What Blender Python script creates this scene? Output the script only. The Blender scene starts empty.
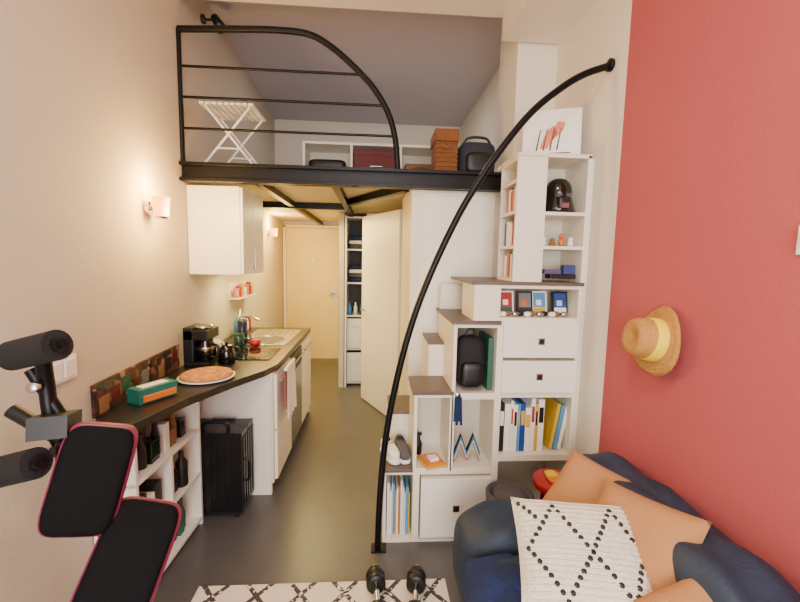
import bpy, bmesh, random
from math import *
from mathutils import Vector, Matrix
random.seed(7)
SC=bpy.context.scene
# ------------------------------------------------------------ materials
def lin(c):
    return tuple(((v/255)/12.92 if v/255<=0.04045 else ((v/255+0.055)/1.055)**2.4) for v in c)
MC={}
def mat(name,rgb,rough=.5,metal=0,var=0,vscale=8,bump=0,bscale=60,emit=0,trans=0,rgb2=None,coat=0,stretch=None,spec=None):
    if name in MC: return MC[name]
    m=bpy.data.materials.new(name); m.use_nodes=True
    nt=m.node_tree; b=nt.nodes['Principled BSDF']; L=nt.links
    c=lin(rgb)
    b.inputs['Base Color'].default_value=(*c,1); b.inputs['Roughness'].default_value=rough
    b.inputs['Metallic'].default_value=metal
    if spec is not None: b.inputs['Specular IOR Level'].default_value=spec
    if coat: b.inputs['Coat Weight'].default_value=coat
    if trans: b.inputs['Transmission Weight'].default_value=trans
    if emit:
        b.inputs['Emission Color'].default_value=(*c,1); b.inputs['Emission Strength'].default_value=emit
    tc=nt.nodes.new('ShaderNodeTexCoord'); mp=nt.nodes.new('ShaderNodeMapping'); L.new(tc.outputs['Object'],mp.inputs[0])
    if stretch: mp.inputs['Scale'].default_value=stretch
    if var or rgb2:
        n=nt.nodes.new('ShaderNodeTexNoise'); n.inputs['Scale'].default_value=vscale; n.inputs['Detail'].default_value=5
        L.new(mp.outputs[0],n.inputs['Vector'])
        r=nt.nodes.new('ShaderNodeValToRGB'); L.new(n.outputs['Fac'],r.inputs[0])
        c2=lin(rgb2) if rgb2 else tuple(v*(1-var) for v in c)
        r.color_ramp.elements[0].position=.35; r.color_ramp.elements[1].position=.65
        r.color_ramp.elements[0].color=(*c2,1); r.color_ramp.elements[1].color=(*c,1)
        L.new(r.outputs[0],b.inputs['Base Color'])
    if bump:
        n=nt.nodes.new('ShaderNodeTexNoise'); n.inputs['Scale'].default_value=bscale
        L.new(mp.outputs[0],n.inputs['Vector'])
        bp=nt.nodes.new('ShaderNodeBump'); bp.inputs['Strength'].default_value=bump; bp.inputs['Distance'].default_value=.01
        L.new(n.outputs['Fac'],bp.inputs['Height']); L.new(bp.outputs[0],b.inputs['Normal'])
    MC[name]=m; return m
WALL=mat('wall_paint_greige',(200,188,168),.8,bump=.15,bscale=90,var=.03,vscale=3)
WHT=mat('wall_paint_white',(230,220,204),.8,bump=.1,bscale=90,var=.02,vscale=3)
RED=mat('wall_paint_red',(182,86,90),.85,bump=.12,bscale=120,var=.04,vscale=2,spec=.3)
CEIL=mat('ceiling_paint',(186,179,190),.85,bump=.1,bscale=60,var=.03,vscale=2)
FLOOR=mat('floor_vinyl',(88,85,84),.36,var=.12,vscale=5,bump=.08,bscale=40)
DOORM=mat('door_paint',(228,206,132),.5,var=.03)
LAQ=mat('cream_lacquer',(232,223,204),.4,var=.02,vscale=3)
LAQ2=mat('white_lacquer',(236,230,218),.35)
INN=mat('niche_inner',(214,204,188),.5)
TREAD=mat('tread_wood',(98,82,74),.45,var=.25,vscale=6,stretch=(1,8,1))
IRON=mat('black_iron',(20,19,22),.4,.6)
STEEL=mat('steel',(185,185,185),.25,1)
CHROME=mat('chrome',(220,220,220),.12,1)
GRAN=mat('counter_granite',(18,17,18),.34,rgb2=(46,42,42),vscale=80)
BLACK=mat('black_plastic',(12,12,14),.42)
SHELL=mat('suitcase_shell',(16,16,18),.3)
BLK2=mat('black_rubber',(14,14,16),.8,bump=.3,bscale=200)
GLOSSB=mat('black_glass',(8,8,10),.08,coat=.5)
NAVY=mat('navy_leather',(34,52,74),.6,bump=.25,bscale=70,var=.28,vscale=9)
NAVYF=mat('navy_fabric',(22,42,88),.95,bump=.6,bscale=220,var=.25,vscale=10)
TAN=mat('tan_fabric',(182,130,82),.9,bump=.4,bscale=260,var=.08,vscale=8)
CREAMF=mat('cream_fabric',(232,222,204),.95,bump=.8,bscale=160,var=.06,vscale=20)
MAROON=mat('maroon_vinyl',(126,34,66),.4)
VINYL=mat('black_vinyl',(7,6,8),.8,bump=.08,bscale=260,spec=.15)
STRAW=mat('straw',(204,150,72),.8,bump=.6,bscale=240,rgb2=(168,116,50),vscale=160)
YEL=mat('yellow_ribbon',(240,205,10),.6)
WICK=mat('wicker',(150,92,44),.7,bump=.8,bscale=120,rgb2=(112,66,30),vscale=120,stretch=(1,1,3))
GLOW=mat('lamp_glass_lit',(255,150,40),.4,emit=6)
BULB=mat('bulb_lit',(255,225,160),.4,emit=80)
WHP=mat('white_plastic',(238,235,228),.35)
GREY=mat('grey_fabric',(80,78,80),.9,bump=.4,bscale=200)
TEAL=mat('teal_card',(30,112,100),.5); ORANGE=mat('orange_card',(220,122,40),.5)
REDP=mat('red_paint',(165,24,28),.4); GREEN=mat('dark_green_ceramic',(20,60,50),.3); NAVC=mat('navy_ceramic',(18,22,55),.3)
PALEW=mat('pale_ply',(206,192,150),.6,var=.08,vscale=5)
BREAD=mat('bread',(206,152,86),.8,rgb2=(160,100,52),vscale=34,bump=.6,bscale=40)
PAPER=mat('paper',(235,230,220),.8)
BROWN=mat('cardboard',(132,96,62),.8,var=.1)
PINK=mat('pink_fabric',(200,120,116),.9)
DRED=mat('dark_red_box',(92,16,22),.6)
GLASSD=mat('dark_glass',(24,32,24),.1)
LOBJ=[mat('cover_%d'%i,c,.5) for i,c in enumerate([(165,36,34),(26,66,140),(205,168,50),(235,232,225),(36,86,66),(24,24,28),(195,102,50),(76,146,190),(130,44,88),(240,235,220),(110,110,115),(200,205,215)])]
def voro(name,scale,bright=1.0):
    m=bpy.data.materials.new(name); m.use_nodes=True; nt=m.node_tree; L=nt.links; b=nt.nodes['Principled BSDF']
    tc=nt.nodes.new('ShaderNodeTexCoord'); v=nt.nodes.new('ShaderNodeTexVoronoi'); v.inputs['Scale'].default_value=scale
    L.new(tc.outputs['Object'],v.inputs['Vector'])
    r=nt.nodes.new('ShaderNodeValToRGB'); sp=nt.nodes.new('ShaderNodeSeparateColor'); L.new(v.outputs['Color'],sp.inputs[0]); L.new(sp.outputs[0],r.inputs[0])
    r.color_ramp.interpolation='CONSTANT'
    cols=[(36,28,28),(84,44,38),(50,60,46),(150,130,104),(50,40,38),(120,88,62),(34,34,40),(95,44,42)]
    for i,c in enumerate(cols):
        e=r.color_ramp.elements[0] if i==0 else (r.color_ramp.elements[1] if i==1 else r.color_ramp.elements.new(i/8))
        e.position=i/8; e.color=(*[k*bright for k in lin(c)],1)
    L.new(r.outputs[0],b.inputs['Base Color']); b.inputs['Roughness'].default_value=.35
    return m
COLL=voro('collage_tiles',34,1)
def rugmat():
    m=bpy.data.materials.new('rug_lozenge'); m.use_nodes=True; nt=m.node_tree; L=nt.links; b=nt.nodes['Principled BSDF']
    tc=nt.nodes.new('ShaderNodeTexCoord'); sx=nt.nodes.new('ShaderNodeSeparateXYZ'); L.new(tc.outputs['Object'],sx.inputs[0])
    def M(op,a,bv=None):
        n=nt.nodes.new('ShaderNodeMath'); n.operation=op
        for i,v in enumerate([a,bv]):
            if v is None: continue
            if isinstance(v,(int,float)): n.inputs[i].default_value=v
            else: L.new(v,n.inputs[i])
        return n.outputs[0]
    def tri(o,k): return M('ABSOLUTE',M('SUBTRACT',M('FRACT',M('MULTIPLY',M('ADD',o,10),k)),.5))
    s=M('ADD',tri(sx.outputs[0],5.0),tri(sx.outputs[1],4.2))
    d=M('ABSOLUTE',M('SUBTRACT',s,.5)); l1=M('LESS_THAN',d,.07)
    l2=M('LESS_THAN',s,.13)
    nz=nt.nodes.new('ShaderNodeTexNoise'); nz.inputs['Scale'].default_value=60; L.new(tc.outputs['Object'],nz.inputs['Vector'])
    l=M('MULTIPLY',M('MAXIMUM',l1,l2),M('GREATER_THAN',nz.outputs['Fac'],.42))
    mx=nt.nodes.new('ShaderNodeMix'); mx.data_type='RGBA'; L.new(l,mx.inputs['Factor'])
    mx.inputs[6].default_value=(*lin((220,208,192)),1); mx.inputs[7].default_value=(*lin((66,58,60)),1)
    L.new(mx.outputs[2],b.inputs['Base Color']); b.inputs['Roughness'].default_value=.95
    bp=nt.nodes.new('ShaderNodeBump'); bp.inputs['Strength'].default_value=.7; L.new(nz.outputs['Fac'],bp.inputs['Height']); L.new(bp.outputs[0],b.inputs['Normal'])
    return m
RUG=rugmat()
# ------------------------------------------------------------ builder
def orient(n,upish=(0,0,1)):
    z=Vector(n).normalized(); x=Vector(upish).cross(z)
    if x.length<1e-4: x=Vector((1,0,0))
    x.normalize(); y=z.cross(x)
    return Matrix((x,y,z)).transposed()
class B:
    def __init__(s,name): s.name=name; s.bm=bmesh.new(); s.mats=[]
    def mi(s,m):
        if m not in s.mats: s.mats.append(m)
        return s.mats.index(m)
    def add(s,vs,fs,m,smooth=False):
        bv=[s.bm.verts.new(v) for v in vs]; i=s.mi(m)
        for f in fs:
            if len(set(f))<3: continue
            try: fc=s.bm.faces.new([bv[k] for k in f])
            except ValueError: continue
            fc.material_index=i; fc.smooth=smooth
        return s
    def box(s,x0,x1,y0,y1,z0,z1,m,M=None):
        vs=[Vector((x,y,z)) for z in (z0,z1) for y in (y0,y1) for x in (x0,x1)]
        if M is not None: vs=[M@v for v in vs]
        return s.add(vs,[(0,2,3,1),(4,5,7,6),(0,1,5,4),(2,6,7,3),(0,4,6,2),(1,3,7,5)],m)
    def rbox(s,c,size,m,n=(0,0,1),up=(0,1,0),roll=0):
        R=orient(n,up)@Matrix.Rotation(roll,3,'Z'); a,b,d=[k/2 for k in size]; c=Vector(c)
        M=Matrix.Translation(c)@R.to_4x4()
        return s.box(-a,a,-b,b,-d,d,m,M)
    def prism(s,poly,z0,z1,m):
        n=len(poly)
        vs=[(x,y,z0) for x,y in poly]+[(x,y,z1) for x,y in poly]
        return s.add(vs,[tuple(range(n))[::-1],tuple(range(n,2*n))]+[(i,(i+1)%n,n+(i+1)%n,n+i) for i in range(n)],m)
    def tube(s,pts,r,m,seg=12,closed=False,cap=True):
        pts=[Vector(p) for p in pts]; n=len(pts); vs=[]; prev=None
        for i,p in enumerate(pts):
            if closed: t=pts[(i+1)%n]-pts[i-1]
            else: t=pts[min(i+1,n-1)]-pts[max(i-1,0)]
            t.normalize()
            if prev is None:
                a=Vector((0,0,1)) if abs(t.z)<.9 else Vector((1,0,0)); u=t.cross(a).normalized()
            else: u=(prev-t*prev.dot(t)).normalized()
            prev=u; w=t.cross(u)
            rr=r[i] if isinstance(r,(list,tuple)) else r
            for k in range(seg):
                a=2*pi*k/seg; vs.append(p+u*cos(a)*rr+w*sin(a)*rr)
        fs=[]
        for i in range(n if closed else n-1):
            j=(i+1)%n
            for k in range(seg): fs.append((i*seg+k,i*seg+(k+1)%seg,j*seg+(k+1)%seg,j*seg+k))
        s.add(vs,fs,m,True)
        if cap and not closed:
            s.add(vs[:seg],[tuple(range(seg))[::-1]],m); s.add(vs[-seg:],[tuple(range(seg))],m)
        return s
    def lathe(s,prof,c,m,n=(0,0,1),seg=28,sx=1,sy=1,fn=None):
        R=orient(n,(0,1,0) if abs(Vector(n).normalized().z)>.9 else (0,0,1)); c=Vector(c); vs=[]
        for r,z in prof:
            for k in range(seg):
                a=2*pi*k/seg; v=Vector((r*cos(a)*sx,r*sin(a)*sy,z))
                if fn: v=fn(v,a,r)
                vs.append(c+R@v)
        fs=[(i*seg+k,i*seg+(k+1)%seg,(i+1)*seg+(k+1)%seg,(i+1)*seg+k) for i in range(len(prof)-1) for k in range(seg)]
        return s.add(vs,fs,m,True)
    def cyl(s,c,r,z0,z1,m,seg=24,n=(0,0,1)):
        return s.lathe([(0,z0),(r*.96,z0),(r,z0+min(r*.05,.004)),(r,z1-min(r*.05,.004)),(r*.96,z1),(0,z1)],c,m,n,seg)
    def puff(s,c,h,m,e1=.5,e2=.5,R=None,nu=36,nv=20,fn=None):
        c=Vector(c); R=R or Matrix.Identity(3)
        pw=lambda v,e: copysign(abs(v)**e,v)
        vs=[]
        for j in range(nv+1):
            v=-pi/2+pi*j/nv
            for k in range(nu):
                u=2*pi*k/nu
                p=Vector((h[0]*pw(cos(v),e1)*pw(cos(u),e2),h[1]*pw(cos(v),e1)*pw(sin(u),e2),h[2]*pw(sin(v),e1)))
                if fn: p=fn(p)
                vs.append(c+R@p)
        fs=[(j*nu+k,j*nu+(k+1)%nu,(j+1)*nu+(k+1)%nu,(j+1)*nu+k) for j in range(nv) for k in range(nu)]
        return s.add(vs,fs,m,True)
    def done(s,bevel=0,parent=None):
        me=bpy.data.meshes.new(s.name); s.bm.normal_update()
        bmesh.ops.recalc_face_normals(s.bm,faces=s.bm.faces)
        s.bm.to_mesh(me); s.bm.free()
        for m in s.mats: me.materials.append(m)
        o=bpy.data.objects.new(s.name,me); SC.collection.objects.link(o)
        vs=[v.co for v in me.vertices]
        if vs:
            mn=Vector([min(v[i] for v in vs) for i in range(3)]); mx=Vector([max(v[i] for v in vs) for i in range(3)])
            c=(mn+mx)/2; c.z=mn.z; me.transform(Matrix.Translation(-c)); o.location=c
        if bevel:
            b=o.modifiers.new('bevel','BEVEL'); b.width=bevel; b.segments=2; b.limit_method='ANGLE'; b.angle_limit=radians(50)
        if parent: o.parent=parent
        return o
def smoothpath(pts,n=10):
    pts=[Vector(p) for p in pts]; out=[]
    for i in range(len(pts)-1):
        p0=pts[max(i-1,0)];p1=pts[i];p2=pts[i+1];p3=pts[min(i+2,len(pts)-1)]
        for k in range(n):
            t=k/n
            out.append(.5*((2*p1)+(p2-p0)*t+(2*p0-5*p1+4*p2-p3)*t*t+(3*p1-p0-3*p2+p3)*t**3))
    out.append(pts[-1]); return out
XL=lambda y:-1.08-.05*y
XR=1.15
# ------------------------------------------------------------ room shell
YB=-1.9
B('floor').box(-1.6,1.4,YB-.1,6.3,-.06,0,FLOOR).done()
B('wall_left').prism([(XL(YB),YB),(XL(6.15),6.15),(XL(6.15)-.12,6.15),(XL(YB)-.12,YB)],0,3.6,WALL).done()
B('wall_right').box(XR,XR+.12,1.86,6.15,0,3.6,WHT).done()
B('wall_right_red').box(XR,XR+.12,YB,1.86,0,3.6,RED).done()
B('wall_far').box(XL(6.15)-.12,XR+.12,6.15,6.27,0,2.085,WALL).done()
B('wall_far_upper').box(XL(5.7)-.1,XR,5.6,5.7,2.14,3.6,WHT).done()
w=B('wall_window_side'); 
w.box(-1.2,-.8,YB-.12,YB,0,3.2,WHT).box(.9,XR+.12,YB-.12,YB,0,3.2,WHT).box(-.8,.9,YB-.12,YB,0,.5,WHT).box(-.8,.9,YB-.12,YB,2.6,3.2,WHT); w.done()
wf=B('window_1'); 
for a,b in ((-.8,-.75),(.02,.08),(.85,.9)): wf.box(a,b,YB-.08,YB-.03,.5,2.6,WHP)
for a,b in ((.5,.55),(2.55,2.6)): wf.box(-.8,.9,YB-.08,YB-.03,a,b,WHP)
wf.done()
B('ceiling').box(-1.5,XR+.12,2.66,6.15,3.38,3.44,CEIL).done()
B('ceiling_front').box(-1.4,XR+.12,YB-.1,2.66,3.1,3.44,WHT).done()
B('trim_soffit').box(.78,XR,YB,2.6,2.93,3.1,WHT).done()
B('wall_pillar').box(.89,XR,2.62,3.0,2.14,3.38,WHT).done()
# closet / bathroom core under the mezzanine
w=B('wall_closet_front'); w.box(.24,XR,2.675,2.74,0,2.08,LAQ).box(.335,.80,2.66,2.675,.01,2.0,LAQ2); w.done(.003)
B('wall_closet_side').box(.24,.32,2.74,3.58,0,2.08,LAQ).done()
B('wall_hall').box(-.10,.9,4.70,4.78,0,2.08,LAQ).done()
B('wall_hall_return').box(-.42,-.36,4.70,6.15,0,2.08,WALL).done()
# ------------------------------------------------------------ mezzanine
m=B('mezzanine_platform')
m.prism([(XL(2.66)+.005,2.66),(XR-.003,2.66),(XR-.003,6.15),(XL(6.15)+.005,6.15)],2.09,2.13,PALEW)
m.box(XL(2.6)+.003,XR-.003,2.58,2.66,2.105,2.125,IRON).box(XL(2.6)+.003,XR-.003,2.58,2.66,2.01,2.03,IRON).box(XL(2.6)+.003,XR-.003,2.615,2.63,2.01,2.125,IRON)
m.box(-.83,-.78,2.66,6.08,2.04,2.09,IRON).box(-.30,-.25,2.66,4.65,2.03,2.09,IRON)
M=Matrix.Translation((-.02,3.30,2.06))@Matrix.Rotation(-radians(62),4,'Z'); m.box(-.50,.50,-.025,.025,-.03,.03,IRON,M)
m.box(-1.25,-.3,4.0,4.05,2.03,2.09,IRON)
m.done(.002)
r=B('mezzanine_railing'); y=2.63
r.tube([(-1.205,y,2.126),(-1.205,y,2.91)],.016,IRON)
r.tube(smoothpath([(-1.205,y,2.91),(-.9,y,2.925),(-.62,y,2.935),(-.42,y,2.92),(-.28,y,2.85),(-.14,y,2.74),(-.02,y,2.62),(.07,y,2.48),(.12,y,2.32),(.14,y,2.126)]),.019,IRON)
for z,xe in ((2.70,-.10),(2.52,.05),(2.335,.115)): r.tube([(-1.205,y,z),(xe,y,z)],.008,IRON)
r.done()
# curved stair handrail
h=B('curved_stair_handrail'); y=1.985
h.tube(smoothpath([(XR-.005,y,2.52),(1.02,y,2.475),(.91,y,2.41),(.76,y,2.285),(.62,y,2.11),(.50,y,1.93),(.40,y,1.75),(.28,y,1.48),(.19,y,1.22),(.12,y,.93),(.07,y,.63),(.045,y,.32),(.035,y,.01)]),.017,IRON,16)
h.cyl((XR-.02,y,2.52),.03,-.0,.018,IRON,n=(1,0,0)); h.box(0,.08,y-.03,y+.035,0,.008,IRON)
h.done()
# ------------------------------------------------------------ doors
d=B('door_1')
d.box(-1.33,-.55,6.10,6.148,0,2.0,DOORM).box(-1.375,-1.335,6.085,6.148,0,2.03,LAQ).box(-.545,-.50,6.085,6.148,0,2.03,LAQ).box(-1.375,-.50,6.085,6.148,2.005,2.035,LAQ)
d.tube([(-.60,6.10,1.02),(-.60,6.05,1.02),(-.70,6.045,1.02)],.011,STEEL); d.box(-.62,-.58,6.094,6.1,.94,1.10,STEEL); d.cyl((-.94,6.10,1.5),.014,0,.01,CHROME,n=(0,-1,0))
d.done(.002)
d=B('door_2')  # open closet leaf
a=Vector((-.12,4.33,0)); b_=Vector((.235,3.62,0)); dirv=(b_-a).normalized(); nrm=Vector((-dirv.y,dirv.x,0))
M=Matrix(((dirv.x,nrm.x,0,a.x),(dirv.y,nrm.y,0,a.y),(0,0,1,.01),(0,0,0,1)))
Ld=(b_-a).length
d.box(0,Ld,-.02,.02,0,1.99,LAQ2,M); 
h1=M@Vector((.06,-.02,1.0)); d.tube([h1,M@Vector((.06,-.06,1.0)),M@Vector((.17,-.06,1.0))],.009,STEEL)
d.done(.003)
w=B('hall_storage_shelf')
x0,x1,y0,y1=-.35,-.11,4.70,5.15
w.box(x0,x0+.02,y0,y1,0,2.05,LAQ2).box(x1-.02,x1,y0+.09,y1,0,2.05,LAQ2).box(x0,x1,y1-.02,y1,0,2.05,GREY)
for z in (0.02,.44,.85,1.25,1.65,2.03): w.box(x0+.02,x1-.02,y0+.09,y1-.02,z,z+.02,LAQ2)
for z in (.05,.47): w.box(x0+.025,x1-.025,y0+.07,y0+.09,z,z+.36,LAQ2); w.tube([(x0+.09,y0+.06,z+.28),(x1-.09,y0+.06,z+.28)],.006,STEEL)
w.done(.001)
k=B('folded_towel_stack')
for i,(z) in enumerate((1.27,1.67)):
    for j in range(4-i): k.puff((-.23,4.93,z+.03+j*.05),(.085,.1,.026),[NAVYF,GREY,PAPER][(i+j)%3],.5,.3)
k.done()
k=B('toiletry_bottles')
for i in range(3): k.lathe([(0,0),(.022,0),(.024,.09),(.01,.12),(.01,.15),(0,.15)],(-.30+.07*i,4.86,.871),[LOBJ[7],WHP,LOBJ[4]][i],seg=14)
k.done()
# ------------------------------------------------------------ kitchen
CT=.86
c=B('kitchen_counter')
poly=[(XL(1.42)+.004,1.42),(-.985,1.62),(-.90,1.93),(-.78,2.20),(-.665,2.42),(-.625,2.56),(-.62,2.7),(-.63,3.95),(XL(3.95)+.004,3.95)]
c.prism(poly,CT-.04,CT,GRAN)
c.box(-1.175,-.655,2.50,2.53,0.0,CT-.04,LAQ2)
c.box(-.66,-.64,2.50,3.93,.08,CT-.04,LAQ)
c.box(-.70,-.68,2.53,3.93,0,.08,BLACK)
c.box(XL(3.93)+.01,-.64,3.91,3.93,0,CT-.04,LAQ2)
c.box(-1.15,-.66,2.53,3.91,.08,.1,INN)
ys=[2.53,2.98,3.42,3.90]
for i in range(3):
    a,b2=ys[i]+.006,ys[i+1]-.006
    if i==0:
        for z0,z1 in ((.09,.42),(.43,.80)): c.box(-.64,-.622,a,b2,z0,z1,LAQ2)
    else: c.box(-.64,-.622,a,b2,.09,.66 if i==1 else .80,LAQ2 if i!=1 else STEEL)
    c.tube([(-.605,a+.05,.74),(-.605,b2-.05,.74)],.006,STEEL)
    c.tube([(-.605,a+.08,.74),(-.64,a+.08,.74)],.004,STEEL); c.tube([(-.605,b2-.08,.74),(-.64,b2-.08,.74)],.004,STEEL)
c.box(-.64,-.62,2.986,3.414,.67,.80,BLACK)
xa=lambda y:XL(y)+.005
def sl(z,t=.02,m=LAQ2): c.prism([(xa(1.62),1.62),(-1.0,1.66),(-.98,2.24),(xa(2.24),2.24)],z,z+t,m)
for z in (0.03,.30,.56): sl(z)
c.prism([(xa(1.62),1.62),(-1.0,1.66),(-1.0,1.68),(xa(1.64),1.64)],0,CT-.04,LAQ2)
c.prism([(xa(2.22),2.22),(-.98,2.22),(-.98,2.24),(xa(2.24),2.24)],0,CT-.04,LAQ2)
c.prism([(xa(1.9),1.93),(-.99,1.93),(-.99,1.95),(xa(1.92),1.95)],.32,.56,LAQ2)
c.done(.002)
k=B('pantry_items')
pc=[BLACK,GLASSD,BROWN,WHP,LOBJ[0],LOBJ[4],BROWN,LOBJ[5],PAPER]
for z in (.581,.321,.051):
    yy=1.71
    while yy<2.15:
        if z==.321 and (abs(yy-1.94)<.045 or yy>2.0): yy+=.05; continue
        t=random.random(); wd=random.uniform(.045,.075)
        if abs(yy+wd/2-1.94)<.06 and z==.321: yy+=.03; continue
        if t<.55: k.lathe([(0,0),(wd*.42,0),(wd*.44,.01),(wd*.44,.09),(.012,.13),(.012,.16+.03*t),(0,.16+.03*t)],(-1.055,yy+wd/2,z),random.choice([BLACK,GLASSD,LOBJ[5],LOBJ[4],BROWN]),seg=16)
        else: k.box(-1.11,-1.02,yy,yy+wd-.004,z,z+random.uniform(.08,.19),random.choice(pc))
        yy+=wd
k.done(.002)
k=B('water_bottle'); k.lathe([(0,0),(.028,0),(.03,.01),(.03,.13),(.013,.16),(.013,.19),(0,.19)],(-1.02,2.09,.3205),BLACK); k.done()
k=B('ceramic_hob'); k.box(-1.12,-.70,2.66,3.0,CT+.0005,CT+.006,GLOSSB)
for x,y,rr in ((-1.0,2.78,.07),(-.82,2.80,.09),(-.9,2.93,.05)): k.lathe([(rr,.0065),(rr+.004,.0068),(rr+.004,.0065)],(x,y,CT),GREY)
k.done()
k=B('kitchen_sink'); 
k.prism([(-1.10,3.12),(-.69,3.12),(-.69,3.80),(-1.10,3.80)],CT+.0005,CT+.006,STEEL)
k.lathe([(.15,.004),(.155,.014),(.16,.006)],(-.9,3.3,CT),STEEL,sx=1,sy=.95)
k.lathe([(.0,.008),(.1,.008),(.148,.01)],(-.9,3.3,CT),mat('sink_bowl',(95,95,94),.3,1))
for i in range(6): k.box(-1.04+i*.055,-1.02+i*.055,3.52,3.76,CT+.006,CT+.010,STEEL)
k.done(.002)
k=B('kitchen_tap'); k.cyl((-1.13,3.38,CT+.001),.024,0,.05,CHROME)
k.tube(smoothpath([(-1.13,3.38,CT+.04),(-1.13,3.38,CT+.17),(-1.06,3.36,CT+.2),(-.95,3.32,CT+.17)]),.011,CHROME); k.tube([(-1.13,3.38,CT+.17),(-1.14,3.43,CT+.24)],.008,CHROME); k.done()
k=B('red_sponge_bowl'); k.lathe([(0,0),(.03,0),(.045,.025),(.04,.05),(0,.058)],(-.91,3.06,CT+.007),REDP); k.done()
k=B('coffee_maker'); x,y=-1.10,2.56
k.box(x-.07,x+.08,y-.09,y+.09,CT,CT+.03,BLACK).box(x-.07,x-.01,y-.09,y+.09,CT+.03,CT+.25,BLACK).box(x-.07,x+.08,y-.09,y+.09,CT+.17,CT+.235,BLACK)
k.lathe([(0,0),(.05,0),(.062,.03),(.06,.08),(.045,.12),(.045,.13)],(x+.03,y,CT+.03),GLOSSB); k.lathe([(.062,.07),(.064,.08),(.062,.09)],(x+.03,y,CT+.03),STEEL)
k.tube(smoothpath([(x+.08,y-.04,CT+.14),(x+.13,y-.06,CT+.13),(x+.12,y-.06,CT+.06),(x+.08,y-.04,CT+.06)]),.008,BLACK)
k.lathe([(0,0),(.055,0),(.06,.01),(.05,.02),(0,.025)],(x+.02,y,CT+.235),STEEL); k.done(.006)
k=B('kettle'); x,y=-.955,2.60
k.lathe([(0,0),(.052,0),(.055,.01),(.05,.07),(.038,.105),(.03,.115),(0,.12)],(x,y,CT+.001),GLOSSB); k.lathe([(0,.12),(.01,.12),(.012,.135),(0,.14)],(x,y,CT+.001),BLACK,seg=12)
k.tube(smoothpath([(x+.035,y-.01,CT+.11),(x+.085,y-.02,CT+.10),(x+.085,y-.02,CT+.05),(x+.05,y-.01,CT+.03)]),.007,BLACK); k.tube([(x-.04,y+.01,CT+.07),(x-.07,y+.02,CT+.11)],[.012,.007],GLOSSB); k.done()
def mug(n,x,y,m,r=.038,hh=.09):
    k=B(n); k.lathe([(0,0),(r*.9,0),(r,.008),(r,hh),(r-.005,hh),(r-.006,.01),(0,.01)],(x,y,CT+.007),m)
    k.tube(smoothpath([(x+r,y,CT+.02),(x+r+.025,y,CT+.035),(x+r+.025,y,CT+.06),(x+r,y,CT+.075)]),.005,m); k.done()
mug('coffee_mug',-1.03,3.055,GREEN,.038,.10); mug('coffee_mug',-1.14,2.9,WHP,.034,.08)
mug('tall_tumbler',-1.05,3.20,NAVC,.038,.18)
k=B('dish_soap_bottle'); k.lathe([(0,0),(.03,0),(.03,.12),(.01,.15),(.01,.18),(0,.18)],(-1.19,3.5,CT+.001),LOBJ[7]); k.done()
k=B('kitchen_jars')
for i in range(4):
    k.lathe([(0,0),(.028,0),(.03,.01),(.03,.08+.02*(i%2)),(.024,.095+.02*(i%2)),(0,.10+.02*(i%2))],(-1.19-.004*i,3.58+.08*i,CT+.001),[BROWN,LOBJ[2],WHP,LOBJ[0]][i],seg=16)
    k.cyl((-1.19-.004*i,3.58+.08*i,CT+.10+.02*(i%2)),.027,0,.012,STEEL,seg=16)
k.done()
k=B('flatbread_plate'); k.lathe([(0,0),(.10,0),(.15,.012),(.15,.016),(.1,.008),(0,.008)],(-.94,2.25,CT+.001),WHP)
k.lathe([(0,.009),(.11,.009),(.138,.018),(.135,.032),(.115,.038),(.1,.028),(0,.03)],(-.94,2.25,CT+.001),BREAD); k.done()
k=B('tissue_box'); k.rbox((-1.06,1.93,CT+.036),(.19,.09,.07),TEAL,(0,0,1),(0,1,0),radians(62)); k.rbox((-1.06,1.93,CT+.072),(.13,.05,.004),PAPER,(0,0,1),(0,1,0),radians(62)); k.rbox((-1.033,1.918,CT+.026),(.16,.05,.03),ORANGE,(0,0,1),(0,1,0),radians(62)); k.done(.003)
k=B('collage_wall_panel'); f=lambda y:XL(y)+.002
k.prism([(f(1.66),1.66),(f(1.66)+.012,1.66),(f(2.46)+.012,2.46),(f(2.46),2.46)],CT+.001,CT+.15,COLL)
for i in range(9):   # postcards pinned on the panel
    y=1.69+.085*i; xx=f(y)+.0125
    k.prism([(xx,y),(xx+.002,y),(xx-.004+.002,y+.065),(xx-.004,y+.065)],CT+.015+.02*(i%3),CT+.085+.02*(i%3),[BROWN,DRED,LOBJ[4],COLL,LOBJ[10],COLL,BROWN,LOBJ[5],DRED][i])
k.done()
k=B('double_wall_socket')
yc=1.5
Rw=Matrix.Translation((XL(yc)+.001,yc,1.12))@Matrix.Rotation(radians(2.9),4,'Z')
k.box(0,.01,-.08,.08,-.045,.045,WHP,Rw)
for dy in (-.038,.038): k.box(.01,.016,dy-.03,dy+.03,-.032,.032,LAQ2,Rw)
k.done(.002)
k=B('wall_cabinet'); x1=-.88
k.prism([(XL(2.68)+.004,2.68),(x1,2.68),(x1,3.16),(XL(3.16)+.004,3.16)],1.43,2.0,LAQ2)
k.box(x1,x1+.018,2.685,2.918,1.435,1.995,LAQ2).box(x1,x1+.018,2.924,3.155,1.435,1.995,LAQ2)
k.tube([(x1+.035,2.88,1.47),(x1+.035,2.88,1.6)],.005,STEEL); k.tube([(x1+.018,2.88,1.48),(x1+.035,2.88,1.48)],.004,STEEL)
k.done(.002)
k=B('range_hood'); k.box(XL(3.2)+.01,-.95,3.18,3.30,1.43,1.47,STEEL); k.done(.002)
k=B('wall_spice_rack')
xx=XL(3.75)
k.box(xx+.004,xx+.014,3.5,4.0,1.18,1.32,WHP).box(xx+.014,xx+.10,3.5,4.0,1.18,1.19,WHP)
for i in range(7): k.cyl((xx+.06,3.54+i*.068,1.191),.024,0,.08+.02*(i%3),[PINK,LOBJ[0],LOBJ[2],WHP][i%4])
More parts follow.
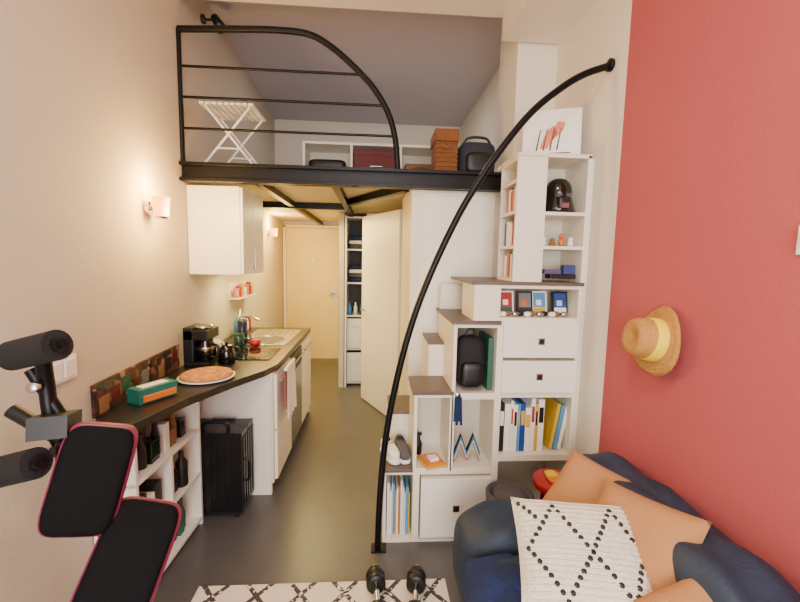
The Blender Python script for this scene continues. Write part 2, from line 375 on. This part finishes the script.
k.done()
k=B('hanging_towel')
def fold(x,y0,y1,z0,z1,m,obj):
    n=14; vs=[]
    for j in range(9):
        for i in range(n+1):
            y=y0+(y1-y0)*i/n; z=z1+(z0-z1)*j/8
            vs.append((x+.012*sin(i*1.5)*(.3+j/8),y,z))
    fs=[(j*(n+1)+i,j*(n+1)+i+1,(j+1)*(n+1)+i+1,(j+1)*(n+1)+i) for j in range(8) for i in range(n)]
    obj.add(vs,fs,m,True)
fold(-.565,2.58,2.82,.48,.82,mat('white_towel',(236,224,212),.95,bump=.5),k); fold(-.585,2.59,2.86,.54,.80,PINK,k)
k.tube([(-.575,2.58,.82),(-.575,2.84,.82)],.012,WHP)
k.done()
# ------------------------------------------------------------ sconces
def sconce(n,y,z,e1,e2):
    k=B(n); x=XL(y)
    k.cyl((x+.001,y,z-.01),.035,0,.015,CHROME,n=(1,0,0)); k.tube([(x+.01,y,z-.01),(x+.06,y,z-.01)],.009,CHROME)
    k.lathe([(.0,-.03),(.028,-.03),(.032,-.02)],(x+.075,y,z-.03),CHROME); k.lathe([(.032,0),(.042,.10),(.038,.10),(.028,0)],(x+.075,y,z-.05),GLOW)
    k.puff((x+.075,y,z),(.018,.018,.028),BULB,1,1,nu=14,nv=8); k.done()
    for nm,dx,dz,e in (('_light',.09,.10,e1),('_glow',.20,-.02,e2)):
        L=bpy.data.lights.new(n+nm,'POINT'); L.energy=e; L.color=(1,.60,.16); L.shadow_soft_size=.05
        o=bpy.data.objects.new(n+nm,L); o.location=(x+dx,y,z+dz); SC.collection.objects.link(o)
sconce('wall_sconce',2.18,1.80,15,24); sconce('wall_sconce',5.1,1.86,18,14)
# ------------------------------------------------------------ staircase shelving
F0,F1=2.03,2.60
u=B('staircase_shelving_unit'); T=.018
def cell(x0,x1,z0,z1,back=True,m=LAQ,d=None):
    F1=F0+(d or .28)
    u.box(x0,x0+T,F0,F1,z0,z1,m).box(x1-T,x1,F0,F1,z0,z1,m).box(x0+T,x1-T,F0,F1,z1-T,z1,m).box(x0+T,x1-T,F0,F1,z0,z0+T,m)
    if back: u.box(x0+T,x1-T,F1-.01,F1,z0+T,z1-T,INN)
def drawer(x0,x1,z0,z1):
    u.box(x0+.006,x1-.006,F0-.018,F0+.2,z0+.006,z1-.006,LAQ2)
    cx=(x0+x1)/2; cz=(z0+z1)/2
    u.box(cx-.018,cx+.018,F0-.024,F0-.018,cz-.018,cz+.018,STEEL); u.box(cx-.011,cx+.011,F0-.027,F0-.024,cz-.011,cz+.011,BLACK)
cell(.06,.24,.0,.41); cell(.24,.67,.0,.41)
drawer(.26,.66,.03,.38)
cell(.22,.43,.41,.84); cell(.42,.67,.41,.83); cell(.42,.67,.83,1.22,d=.5)
cell(.67,1.10,.0,.48); cell(.67,1.10,.48,.84); 
cell(.67,1.10,.84,1.24); drawer(.675,1.095,.85,1.035); drawer(.675,1.095,1.04,1.23)
cell(.52,1.10,1.24,1.43)
u.box(.52,.66,F0-.005,F0,1.24,1.43,LAQ)
u.box(.10,.33,F0+.285,F1,0,.62,LAQ).box(.33,.43,F0+.285,F1,0,1.05,LAQ).box(.43,1.1,F0+.51,F1,0,1.40,LAQ)
u.box(.095,.33,F0+.28,F1,.62,.638,TREAD).box(.325,.43,F0+.28,F1,1.05,1.068,TREAD)
for x0,x1,z,yb in ((.06,.22,.41,.285),(.215,.43,.84,.285),(.415,.67,1.22,.57),(.51,1.105,1.43,.57)): u.box(x0-.005,x1,F0-.01,F0+yb,z,z+.018,TREAD)
TB=F0+.25
u.box(.72,.875,F0,F0+T,1.448,2.09,LAQ)
for z in (1.448,1.62,1.80,1.96,2.072): u.box(.72,.86,F0+T,TB,z,z+T,LAQ)
u.box(.86,.878,F0+T,TB,1.448,2.09,LAQ).box(1.105-T,1.105,F0,TB,1.448,2.10,LAQ)
u.box(.72,1.105,TB,TB+.02,1.448,2.10,INN)
for z in (1.62,1.795): u.box(.875,1.09,F0,TB,z,z+T,LAQ)
u.box(.72,1.105,F0,TB+.1,2.085,2.105,LAQ)
u.box(1.105,XR-.002,F0+.05,F0+.06,0,2.10,LAQ)
u.done(.0015)
def books(n,x0,x1,y,z,hmin,hmax,seq,wmin=.012,wmax=.035,d=.16):
    k=B(n); x=x0; i=0
    while True:
        wd=random.uniform(wmin,wmax)
        if x+wd>x1: break
        hh=random.uniform(hmin,hmax); mm=seq[i%len(seq)]; i+=1
        k.box(x,x+wd-.0015,y,y+d,z,z+hh,mm)
        lb=random.choice([PAPER,LOBJ[2],BLACK,LOBJ[0]])
        if wd>.015: k.box(x+.003,x+wd-.005,y-.0008,y,z+hh*.55,z+hh*.85,lb)
        x+=wd
    k.done(.001)
books('row_of_books',.70,.98,F0+.04,.499,.24,.31,[LOBJ[i] for i in (5,9,3,9,7,1,3,3,2,9,4,0)],wmin=.016,wmax=.036)
k=B('leaning_books')
for i in range(3):
    M=Matrix.Translation((1.0+.025*i,F0+.05,.500))@Matrix.Rotation(radians(9),4,'Y'); k.box(-.01,.009,0,.15,.003,.27-.01*i,[LOBJ[2],LOBJ[7],LOBJ[9]][i],M)
k.done(.001)
books('row_of_magazines',.085,.215,F0+.04,.019,.24,.33,[LOBJ[i] for i in (3,9,11,7,2,3,6)],wmin=.006,wmax=.014)
k=B('tower_books')
for z in (1.467,1.639,1.819):
    yv=F0+.03
    while yv<TB-.06:
        wd=random.uniform(.015,.035); k.box(.735,.85,yv,yv+wd-.001,z,z+random.uniform(.11,.135),random.choice([LOBJ[i] for i in (0,3,9,6,1,3)])); yv+=wd
k.done(.001)
k=B('framed_postcards')
for i,(x,m) in enumerate(((.70,LOBJ[0]),(.80,LOBJ[10]),(.89,LOBJ[7]),(1.0,LOBJ[1]))):
    M=Matrix.Translation((x,F0+.12-.02*(i%2),1.262))@Matrix.Rotation(-.2,4,'X')
    k.box(-.01,.078,-.004,.004,0,.13,BLACK if i%2 else WHP,M); k.box(0,.068,-.006,-.004,.01,.12,m,M); k.box(0,.068,-.0065,-.006,.01,.04,[LOBJ[4],LOBJ[5],LOBJ[2],LOBJ[9]][i],M); k.box(.015,.045,-.007,-.0065,.05,.08,[LOBJ[9],LOBJ[6],LOBJ[9],LOBJ[11]][i],M)
k.done()
k=B('trinket_pile')
for i in range(11): k.puff((.69+.034*i,F0+.045+.025*(i%2),1.272),(.020,.016,.014),[WHP,BROWN,STEEL,BLACK][i%4],.8,.8,nu=12,nv=8)
k.done()
k=B('helmet_figurine'); cx,cy,cz=.985,F0+.11,1.817
k.puff((cx,cy,cz+.105),(.070,.077,.082),GLOSSB,.9,.9)
k.lathe([(.066,.10),(.076,.07),(.092,.02),(.096,.0),(.07,.0)],(cx,cy,cz),GLOSSB)
k.puff((cx,cy-.065,cz+.045),(.035,.03,.04),BLACK,.6,.6); k.rbox((cx-.025,cy-.074,cz+.088),(.03,.01,.02),GREY); k.rbox((cx+.025,cy-.074,cz+.088),(.03,.01,.02),GREY)
k.box(cx-.02,cx+.02,cy-.099,cy-.08,cz+.02,cz+.045,STEEL); k.done()
k=B('figurine_collection')
for x,z,m,hh in ((.90,1.639,LOBJ[9],.05),(.95,1.639,BROWN,.04),(1.0,1.639,LOBJ[6],.07),(1.05,1.639,LOBJ[3],.05)):
    k.puff((x,F0+.065,z+hh*.3),(.016,.013,hh*.3),m,.8,.8,nu=12,nv=8); k.puff((x,F0+.065,z+hh*.75),(.014,.014,.014),m,1,1,nu=12,nv=8)
k.done()
k=B('jewellery_box'); k.box(.93,1.07,F0+.02,F0+.09,1.467,1.49,BLACK); k.box(1.01,1.07,F0+.03,F0+.08,1.491,1.54,mat('blue_tin',(50,60,120),.4)); k.box(.90,.99,F0+.025,F0+.08,1.491,1.515,mat('purple_box',(80,66,110),.5)); k.done(.002)
k=B('art_print_canvas'); M=Matrix.Translation((.95,F0+.15,2.107))@Matrix.Rotation(radians(-20),4,'Z')@Matrix.Rotation(radians(-9),4,'X')
k.box(-.15,.15,-.012,.012,0,.28,PAPER,M); k.box(-.138,.138,-.014,-.012,.012,.268,mat('print_bg',(240,234,226),.6),M)
def pm(pts,m):
    n=len(pts); k.add([M@Vector((x,-.0150,z)) for x,z in pts],[tuple(range(n))],m)
PO=mat('print_orange',(215,130,96),.6)
pm([(-.06,.06),(-.02,.06),(.03,.14),(.01,.19),(-.03,.15)],PO)
pm([(.00,.10),(.06,.16),(.07,.20),(.03,.21),(.01,.17)],PO)
for i in range(4): pm([(-.08+.035*i,.05),(-.072+.035*i,.05),(-.055+.035*i,.17),(-.06+.035*i,.17)],BLACK)
pm([(-.1,.03),(.1,.03),(.1,.036),(-.1,.036)],GREY); k.done()
k=B('black_backpack'); k.puff((.53,F0+.10,1.0),(.08,.07,.145),BLK2,.6,.6); k.puff((.53,F0+.04,.94),(.06,.035,.07),BLACK,.5,.5); k.tube(smoothpath([(.50,F0+.1,1.13),(.52,F0+.1,1.175),(.55,F0+.1,1.175),(.56,F0+.1,1.13)]),.007,BLACK); k.done()
k=B('ring_binder'); k.box(.62,.648,F0+.04,F0+.25,.849,1.14,LOBJ[4]); k.done()
k=B('zigzag_ornament')
zz=[(.455,.435),(.49,.54),(.525,.445),(.56,.54),(.60,.435)]
for i in range(4):
    for q,mm in enumerate((LOBJ[8],LOBJ[9],LOBJ[4],LOBJ[7],BLACK)):
        a=zz[i]; b2=zz[i+1]; dz=.011*q
        k.add([(a[0],F0+.05,a[1]+dz),(b2[0],F0+.05,b2[1]+dz),(b2[0],F0+.05,b2[1]+dz+.0115),(a[0],F0+.05,a[1]+dz+.0115),(a[0],F0+.075,a[1]+dz),(b2[0],F0+.075,b2[1]+dz),(b2[0],F0+.075,b2[1]+dz+.0115),(a[0],F0+.075,a[1]+dz+.0115)],[(0,1,2,3),(4,7,6,5),(0,4,5,1),(3,2,6,7),(0,3,7,4),(1,5,6,2)],mm)
k.done()
k=B('hanging_keys'); 
for i in range(4): k.tube([(.44+.008*i,F0-.015,.83),(.435+.012*i,F0-.02,.70-.02*(i%2))],.007,NAVYF)
k.cyl((.45,F0-.012,.84),.015,0,.004,STEEL,n=(0,-1,0)); k.done()
k=B('folded_map'); M=Matrix.Translation((.33,F0+.06,.431))@Matrix.Rotation(.3,4,'Z'); k.box(-.06,.06,-.07,.07,0,.012,LOBJ[2],M); k.box(-.05,.05,-.06,.06,.012,.02,ORANGE,M); k.box(-.02,.03,-.03,.02,.02,.035,WHP,M); k.done()
def shoe(name,x,y,z,m,yaw):
    k=B(name); R=Matrix.Rotation(yaw,3,'Z'); c=Vector((x,y,z))
    def f(p):
        t=(p.x+.11)/.22
        if p.z>0: p.z*=(1.0-.62*t)
        return p
    k.puff(c+Vector((0,0,.045)),(.10,.034,.05),m,.6,.7,R=R,fn=f); k.puff(c+Vector((0,0,.012)),(.107,.037,.012),WHP,.3,.7,R=R)
    k.puff(c+R@Vector((-.055,0,.08)),(.033,.022,.016),BLACK,.7,.8,R=R,nu=16,nv=8)
    for i in range(3): 
        a=R@Vector((-.005+.02*i,.02,.078-.012*i)); b2=R@Vector((-.005+.02*i,-.02,.078-.012*i)); k.tube([c+a,c+b2],.004,GREY,6)
    k.done()
shoe('sneaker',.10,F0+.13,.429,WHP,radians(-70)); shoe('sneaker',.17,F0+.14,.429,GREY,radians(-80))
k=B('spray_bottle'); k.lathe([(0,0),(.022,0),(.024,.06),(.012,.09),(.012,.11),(0,.11)],(.265,F0+.17,.43),BLACK); k.box(.25,.285,F0+.16,F0+.18,.54,.555,BLACK); k.done()
# ------------------------------------------------------------ mezzanine contents
MZ=2.131
k=B('folding_rack_table')
xa_,xb_=-1.15,-.80
for y in (2.78,3.05):
    k.tube([(xa_,y,MZ+.006),(xb_-.03,y,MZ+.40)],.008,WHP); k.tube([(xb_,y,MZ+.006),(xa_+.03,y,MZ+.40)],.008,WHP)
    k.tube([(xa_+.1,y,MZ+.13),(xb_-.1,y,MZ+.13)],.006,WHP)
for i in range(9): k.box(xa_+i*.039,xa_+i*.039+.03,2.76,3.07,MZ+.40,MZ+.415,WHP)
k.done()
k=B('low_shelf_unit'); y0,y1=3.5,3.8
k.box(-.62,.62,y0,y1,MZ+.38,MZ+.40,LAQ2).box(-.62,.62,y0,y1,MZ,MZ+.02,LAQ2)
for x in (-.62,-.22,.2,.60): k.box(x,x+.02,y0,y1,MZ+.02,MZ+.38,LAQ2)
k.box(-.62,.62,y1-.01,y1,MZ+.02,MZ+.38,INN); k.done(.001)
k=B('dark_red_storage_box'); k.box(-.19,.19,3.46,3.72,MZ+.021,MZ+.33,DRED).box(-.195,.195,3.455,3.725,MZ+.29,MZ+.335,DRED); k.tube([(-.05,3.45,MZ+.2),(.05,3.45,MZ+.2)],.006,STEEL); k.done(.003)
k=B('storage_basket'); k.box(.25,.52,3.52,3.75,MZ+.021,MZ+.25,BROWN); k.tube(smoothpath([(.3,3.515,MZ+.2),(.38,3.5,MZ+.22),(.47,3.515,MZ+.2)]),.006,BROWN); k.done(.006)
k=B('folded_blanket'); k.puff((-.42,3.62,MZ+.12),(.17,.1,.05),GREY,.5,.3); k.puff((-.42,3.62,MZ+.22),(.16,.1,.05),BLACK,.5,.3); k.done()
k=B('mattress'); k.puff((-.45,4.6,MZ+.12),(.75,.6,.12),GREY,.25,.2); k.done()
k=B('books_on_platform'); k.box(-.62,-.35,3.0,3.2,MZ,MZ+.05,BLACK); k.box(-.58,-.4,3.02,3.18,MZ+.05,MZ+.09,LOBJ[10]); k.done(.002)
k=B('wicker_basket'); k.box(.40,.55,2.74,2.96,MZ,MZ+.22,WICK).box(.392,.558,2.73,2.97,MZ+.22,MZ+.30,WICK)
for i in range(7): k.tube([(.398,2.737,MZ+.03+i*.03),(.552,2.737,MZ+.03+i*.03)],.006,WICK,8)
k.tube(smoothpath([(.44,2.725,MZ+.2),(.47,2.71,MZ+.17),(.5,2.725,MZ+.2)]),.006,BROWN); k.done(.008)
k=B('travel_bag'); k.puff((.70,2.86,MZ+.12),(.13,.11,.12),mat('charcoal_fabric',(40,43,54),.9,bump=.5),.45,.5); k.puff((.70,2.77,MZ+.09),(.09,.04,.07),BLACK,.5,.5)
k.tube(smoothpath([(.6,2.83,MZ+.22),(.64,2.82,MZ+.27),(.76,2.82,MZ+.27),(.8,2.83,MZ+.22)]),.009,BLACK); k.done()
k=B('clip_spot_lamp'); k.cyl((XL(3.05)+.001,3.05,3.2),.03,0,.02,BLACK,n=(1,0,0)); k.tube([(XL(3.05)+.02,3.05,3.2),(XL(3.05)+.09,3.05,3.2)],.008,BLACK); k.lathe([(0,-.05),(.025,-.05),(.04,.05),(.034,.05),(0,.02)],(XL(3.05)+.11,3.05,3.18),BLACK,n=(.5,0,-.8)); k.done()
# ------------------------------------------------------------ suitcase
k=B('suitcase'); x0,x1,y0,y1=-1.10,-.76,2.26,2.48
k.box(x0,x1,y0,y1,.045,.53,SHELL)
for i in range(8):
    x=x0+.036+i*.038; k.box(x-.010,x+.010,y0-.006,y0+.002,.075,.50,SHELL)
for i in range(5):
    y=y0+.03+i*.042; k.box(x1-.002,x1+.005,y-.010,y+.010,.075,.50,SHELL)
k.box(x0-.003,x1+.003,y0+.108,y0+.118,.045,.533,GREY)
for x in (x0+.04,x1-.04):
    for y in (y0+.03,y1-.03): k.cyl((x-.01,y,.022),.022,0,.02,BLK2,n=(1,0,0)); k.box(x-.014,x+.014,y-.014,y+.014,.03,.05,BLACK)
k.tube(smoothpath([(-1.0,2.33,.53),(-.99,2.33,.565),(-.87,2.33,.565),(-.86,2.33,.53)]),.010,BLACK)
k.box(-1.0,-.86,2.45,2.475,.53,.545,STEEL)
k.tube(smoothpath([(x1,2.30,.36),(x1+.03,2.30,.34),(x1+.03,2.30,.24),(x1,2.30,.22)]),.008,BLACK)
k.done(.012)
# ------------------------------------------------------------ rug, dumbbells
k=B('area_rug'); k.box(-.80,.36,.2,1.76,0.001,.012,RUG); k.done()
def dumb(x,y,ang):
    k=B('dumbbell'); R=Matrix.Rotation(ang,3,'Z'); z=.0125+.045
    ax=R@Vector((0,1,0)); c=Vector((x,y,z))
    k.tube([c-ax*.17,c+ax*.17],.013,CHROME)
    for s_ in (-1,1):
        for o,rr,w in ((.075,.045,.03),(.108,.045,.03),(.14,.032,.02)):
            k.cyl(c+ax*s_*o-(ax*w/2),rr,0,w,BLACK,n=tuple(ax))
        k.cyl(c+ax*s_*.155,.02,0,.012,CHROME,n=tuple(ax))
    k.done()
dumb(.03,1.62,radians(4)); dumb(.20,1.61,radians(-8))
# ------------------------------------------------------------ sofa
k=B('leather_sofa')
k.box(.40,1.08,-.5,1.62,.06,.28,NAVY)
for y in (-.4,1.5):
    for x in (.45,1.0): k.cyl((x,y,0),.025,0,.06,BLACK)
def wr(p):
    p.z+=.008*sin(p.y*22)+.006*sin(p.x*31+1); return p
k.puff((.66,.96,.36),(.32,.42,.10),NAVY,.35,.3,fn=wr); k.puff((.66,.10,.36),(.32,.42,.10),NAVY,.35,.3,fn=wr)
k.puff((.73,1.54,.285),(.37,.165,.215),NAVY,.5,.45,fn=lambda p:Vector((p.x,p.y,p.z+(.010*sin(p.x*26)+.006*sin(p.y*40) if p.z>0 else 0))))
k.puff((.985,1.18,.51),(.14,.50,.24),NAVY,.5,.45,fn=lambda p:Vector((p.x+.01*p.z/.25,p.y,p.z+.014*sin(p.y*19)+.006*sin(p.x*50))),nu=60,nv=28)
k.puff((.975,.24,.55),(.15,.50,.27),NAVY,.5,.45,fn=lambda p:Vector((p.x+.01*p.z/.25,p.y,p.z+.014*sin(p.y*19))),nu=60,nv=28)
k.puff((.74,-.55,.30),(.39,.17,.24),NAVY,.45,.4)
k.done()
k=B('navy_throw_blanket'); k.puff((.455,1.18,.33),(.12,.20,.15),NAVYF,.5,.5,fn=lambda p:Vector((p.x+.01*sin(p.z*60),p.y+.012*sin(p.z*50+p.x*20),p.z+.012*sin(p.y*40)))); k.done()
def pillow(name,c,n,up,roll,hw,hh,t,m,dots=False):
    k=B(name); R=orient(n,up)@Matrix.Rotation(roll,3,'Z'); c=Vector(c)
    def S(a,b2,sgn):
        x=hw*a*(1+.05*b2*b2*abs(a)); y=hh*b2*(1+.05*a*a*abs(b2))
        e=max(0,(1-a**4))*max(0,(1-b2**4))
        return c+R@Vector((x,y,sgn*t*(e**.55)))
    n_=22
    for sg in (1,-1):
        vs=[S(-1+2*i/n_,-1+2*j/n_,sg) for j in range(n_+1) for i in range(n_+1)]
        k.add(vs,[(j*(n_+1)+i,j*(n_+1)+i+1,(j+1)*(n_+1)+i+1,(j+1)*(n_+1)+i) for j in range(n_) for i in range(n_)],m,True)
    if dots:
        segs=[((-.85,-.1),(-.35,.75)),((-.35,.75),(.15,-.1)),((.15,-.1),(-.35,-.9)),((-.35,-.9),(-.85,-.1)),((.15,-.1),(.6,.75)),((.6,.75),(.9,.1)),((.15,-.1),(.6,-.85)),((.6,-.85),(.9,-.1)),((-.9,.8),(-.6,.4))]
        N=Vector(R.col[2])
        for p,q in segs:
            L_=hypot(q[0]-p[0],q[1]-p[1]); cnt=max(2,int(L_*8))
            for i in range(cnt):
                t_=i/cnt; pt=S(p[0]+(q[0]-p[0])*t_,p[1]+(q[1]-p[1])*t_,1)
                k.puff(pt,(.0085,.0085,.005),BLACK,1,1,R=R,nu=8,nv=6)
        for j in range(-9,10):
            pts=[S(-.95+1.9*i/24,j/10,1)+N*.001 for i in range(25)]; k.tube(pts,.0022,CREAMF,5)
    k.done()
pillow('scatter_cushion_tan',(.83,1.37,.66),(-.45,-.45,.75),(0,1,0),radians(25),.14,.14,.045,TAN)
pillow('scatter_cushion_tan',(.83,1.12,.66),(-.6,-.25,.7),(0,1,0),radians(24),.165,.155,.045,TAN)
pillow('scatter_cushion_tan',(.79,.84,.59),(-.5,-.3,.75),(0,1,0),radians(-10),.15,.14,.045,TAN)
pillow('patterned_cushion',(.65,1.11,.65),(-.12,-.42,.82),(0,1,0),radians(-14),.185,.16,.05,CREAMF,True)
k=B('fabric_storage_bin'); k.lathe([(0,.0),(.10,0),(.115,.3),(.12,.38),(.105,.39),(.09,.3),(.085,.1),(0,.1)],(.70,1.865,0),GREY); k.puff((.70,1.865,.35),(.09,.09,.05),GREY,.7,.9); k.done()
k=B('round_red_stool'); k.cyl((.93,1.85,0),.11,.42,.46,REDP); 
for a in range(4):
    an=a*pi/2+.7; k.tube([(.93+.06*cos(an),1.85+.06*sin(an),.42),(.93+.09*cos(an),1.85+.09*sin(an),0)],.010,REDP)
k.done()
k=B('orange_cloth'); k.puff((.94,1.84,.472),(.06,.05,.012),ORANGE,.7,.6); k.puff((.91,1.86,.482),(.03,.03,.012),YEL,.7,.6); k.done()
# ------------------------------------------------------------ hat, switch
k=B('straw_hat'); N=(-.99,.06,.16); c=(XR-.038,1.47,1.255)
def hf(v,a,r):
    if r>.09: v.z+=.012*sin(2*a+.6)*(r-.09)/.05
    return v
k.lathe([(.0,-.004),(.06,-.004),(.135,-.008),(.14,.002),(.125,.008),(.085,.006),(.082,.03),(.076,.085),(.066,.102),(.045,.105),(.02,.092),(0,.090)],c,STRAW,n=N,seg=40,sx=.98,sy=1,fn=hf)
k.lathe([(.0865,.008),(.0855,.03),(.0825,.048),(.080,.048)],c,YEL,n=N,seg=40,sx=.98)
k.tube([(XR-.001,1.47,1.255),(XR-.03,1.47,1.255)],.006,STEEL); k.done()
k=B('light_switch'); k.box(XR-.01,XR-.001,.935,1.015,1.585,1.665,WHP).box(XR-.016,XR-.01,.95,1.0,1.605,1.645,LAQ2); k.done(.002)
# ------------------------------------------------------------ home gym
g=B('home_gym_bench')
def pad(c,w,h_,t,R):
    g.puff(c,(w,h_,t),VINYL,.35,.36,R=R,nu=44)
    g.puff(Vector(c)-R.col[2]*t*.55,(w*1.08,h_*1.055,t*.85),MAROON,.3,.36,R=R,nu=44)
pad((-.785,1.10,.925),.083,.142,.032,orient((.42,-.88,.25),(.28,0,1)))
pad((-.675,1.07,.70),.09,.15,.032,orient((.36,-.75,.56),(.3,.2,1)))
def roller(a,b2,r=.041):
    g.tube([a,b2],r,BLK2,20); a=Vector(a); b2=Vector(b2); d=(b2-a).normalized()
    g.tube([a-d*.012,a],r*.6,MAROON,16); g.tube([b2,b2+d*.012],r*.5,BLACK,16); g.tube([a-d*.06,b2+d*.02],.012,IRON)
roller((-.98,1.12,1.27),(-.83,1.08,1.31)); roller((-1.02,1.08,.955),(-.88,1.05,1.0))
g.tube(smoothpath([(-.92,1.14,1.28),(-.93,1.16,1.18),(-.91,1.15,1.05),(-.86,1.14,.95),(-.80,1.16,.75),(-.78,1.2,.4),(-.78,1.2,.03)]),.020,IRON)
g.tube([(-.97,1.16,1.22),(-.86,1.16,1.02)],.016,IRON); g.tube([(-1.03,1.16,1.1),(-.82,1.14,.98)],.020,BLACK)
g.rbox((-.89,1.13,1.07),(.09,.06,.10),BLACK,(.3,-1,.2),(0,0,1)); g.puff((-.84,1.14,.99),(.05,.03,.04),BLACK,.4,.4)
g.cyl((-.885,1.095,1.08),.018,0,.012,STEEL,n=(.3,-1,.2)); g.cyl((-.93,1.13,1.18),.014,0,.03,STEEL,n=(.3,-1,.2))
g.tube([(-.80,1.2,.5),(-.70,1.12,.66)],.018,IRON); g.tube([(-1.0,1.25,.037),(-.82,1.18,.037)],.025,IRON); g.tube([(-.83,1.2,.037),(-.83,.5,.037)],.025,IRON); g.tube([(-1.0,.5,.037),(-.82,.5,.037)],.025,IRON)
g.tube([(-.83,.5,.03),(-.83,.5,.42)],.022,IRON); g.tube([(-.83,.5,.42),(-.79,1.2,.42)],.022,IRON)
g.done()
# ------------------------------------------------------------ lights
def area(n,loc,rot,sx,sy,e,col):
    L=bpy.data.lights.new(n,'AREA'); L.shape='RECTANGLE'; L.size=sx; L.size_y=sy; L.energy=e; L.color=col
    o=bpy.data.objects.new(n,L); o.location=loc; o.rotation_euler=rot; SC.collection.objects.link(o); return o
area('window_daylight',(.05,YB-.15,1.6),(radians(90),0,0),1.7,2.1,185,(1,.98,.95))
area('room_fill_light',(-.1,.2,3.05),(0,0,0),.6,.6,38,(1,.95,.88))  # out-of-view fill added to brighten the main room, no known lamp
area('hall_fill_light',(-.75,4.4,2.0),(0,0,0),.35,.9,44,(1,.76,.26))  # added warm fill that yellows hall and kitchen, not a known fitting
area('kitchen_counter_light',(-1.0,3.3,1.42),(0,0,0),.12,.4,6,(1,.76,.32))
area('mezzanine_fill_light',(0,4.3,3.35),(0,0,0),.4,.4,14,(1,.94,.96))  # added fill lifting the upper level, no fitting modelled
k=B('added_fill_disc'); k.cyl((-.1,.2,3.06),.2,0,.035,WHP); k.done()  # made-up fixture disc, added out of view above the room fill
W=bpy.data.worlds.new('world'); SC.world=W; W.use_nodes=True
W.node_tree.nodes['Background'].inputs[0].default_value=(.9,.95,1,1); W.node_tree.nodes['Background'].inputs[1].default_value=.8
# ------------------------------------------------------------ camera
cam=bpy.data.cameras.new('camera'); co=bpy.data.objects.new('camera',cam); SC.collection.objects.link(co); SC.camera=co
cam.sensor_width=36; cam.sensor_fit='HORIZONTAL'; cam.lens=396.2/800*36; cam.clip_start=.02
yaw,p,r=radians(3.73),radians(5.93),radians(1.14)
F=Vector((sin(yaw)*cos(p),cos(yaw)*cos(p),-sin(p))); R0=Vector((cos(yaw),-sin(yaw),0)); U0=R0.cross(F)
R=R0*cos(r)+U0*sin(r); U=U0*cos(r)-R0*sin(r)
co.matrix_world=Matrix(((R.x,U.x,-F.x,0),(R.y,U.y,-F.y,0),(R.z,U.z,-F.z,1.55),(0,0,0,1)))
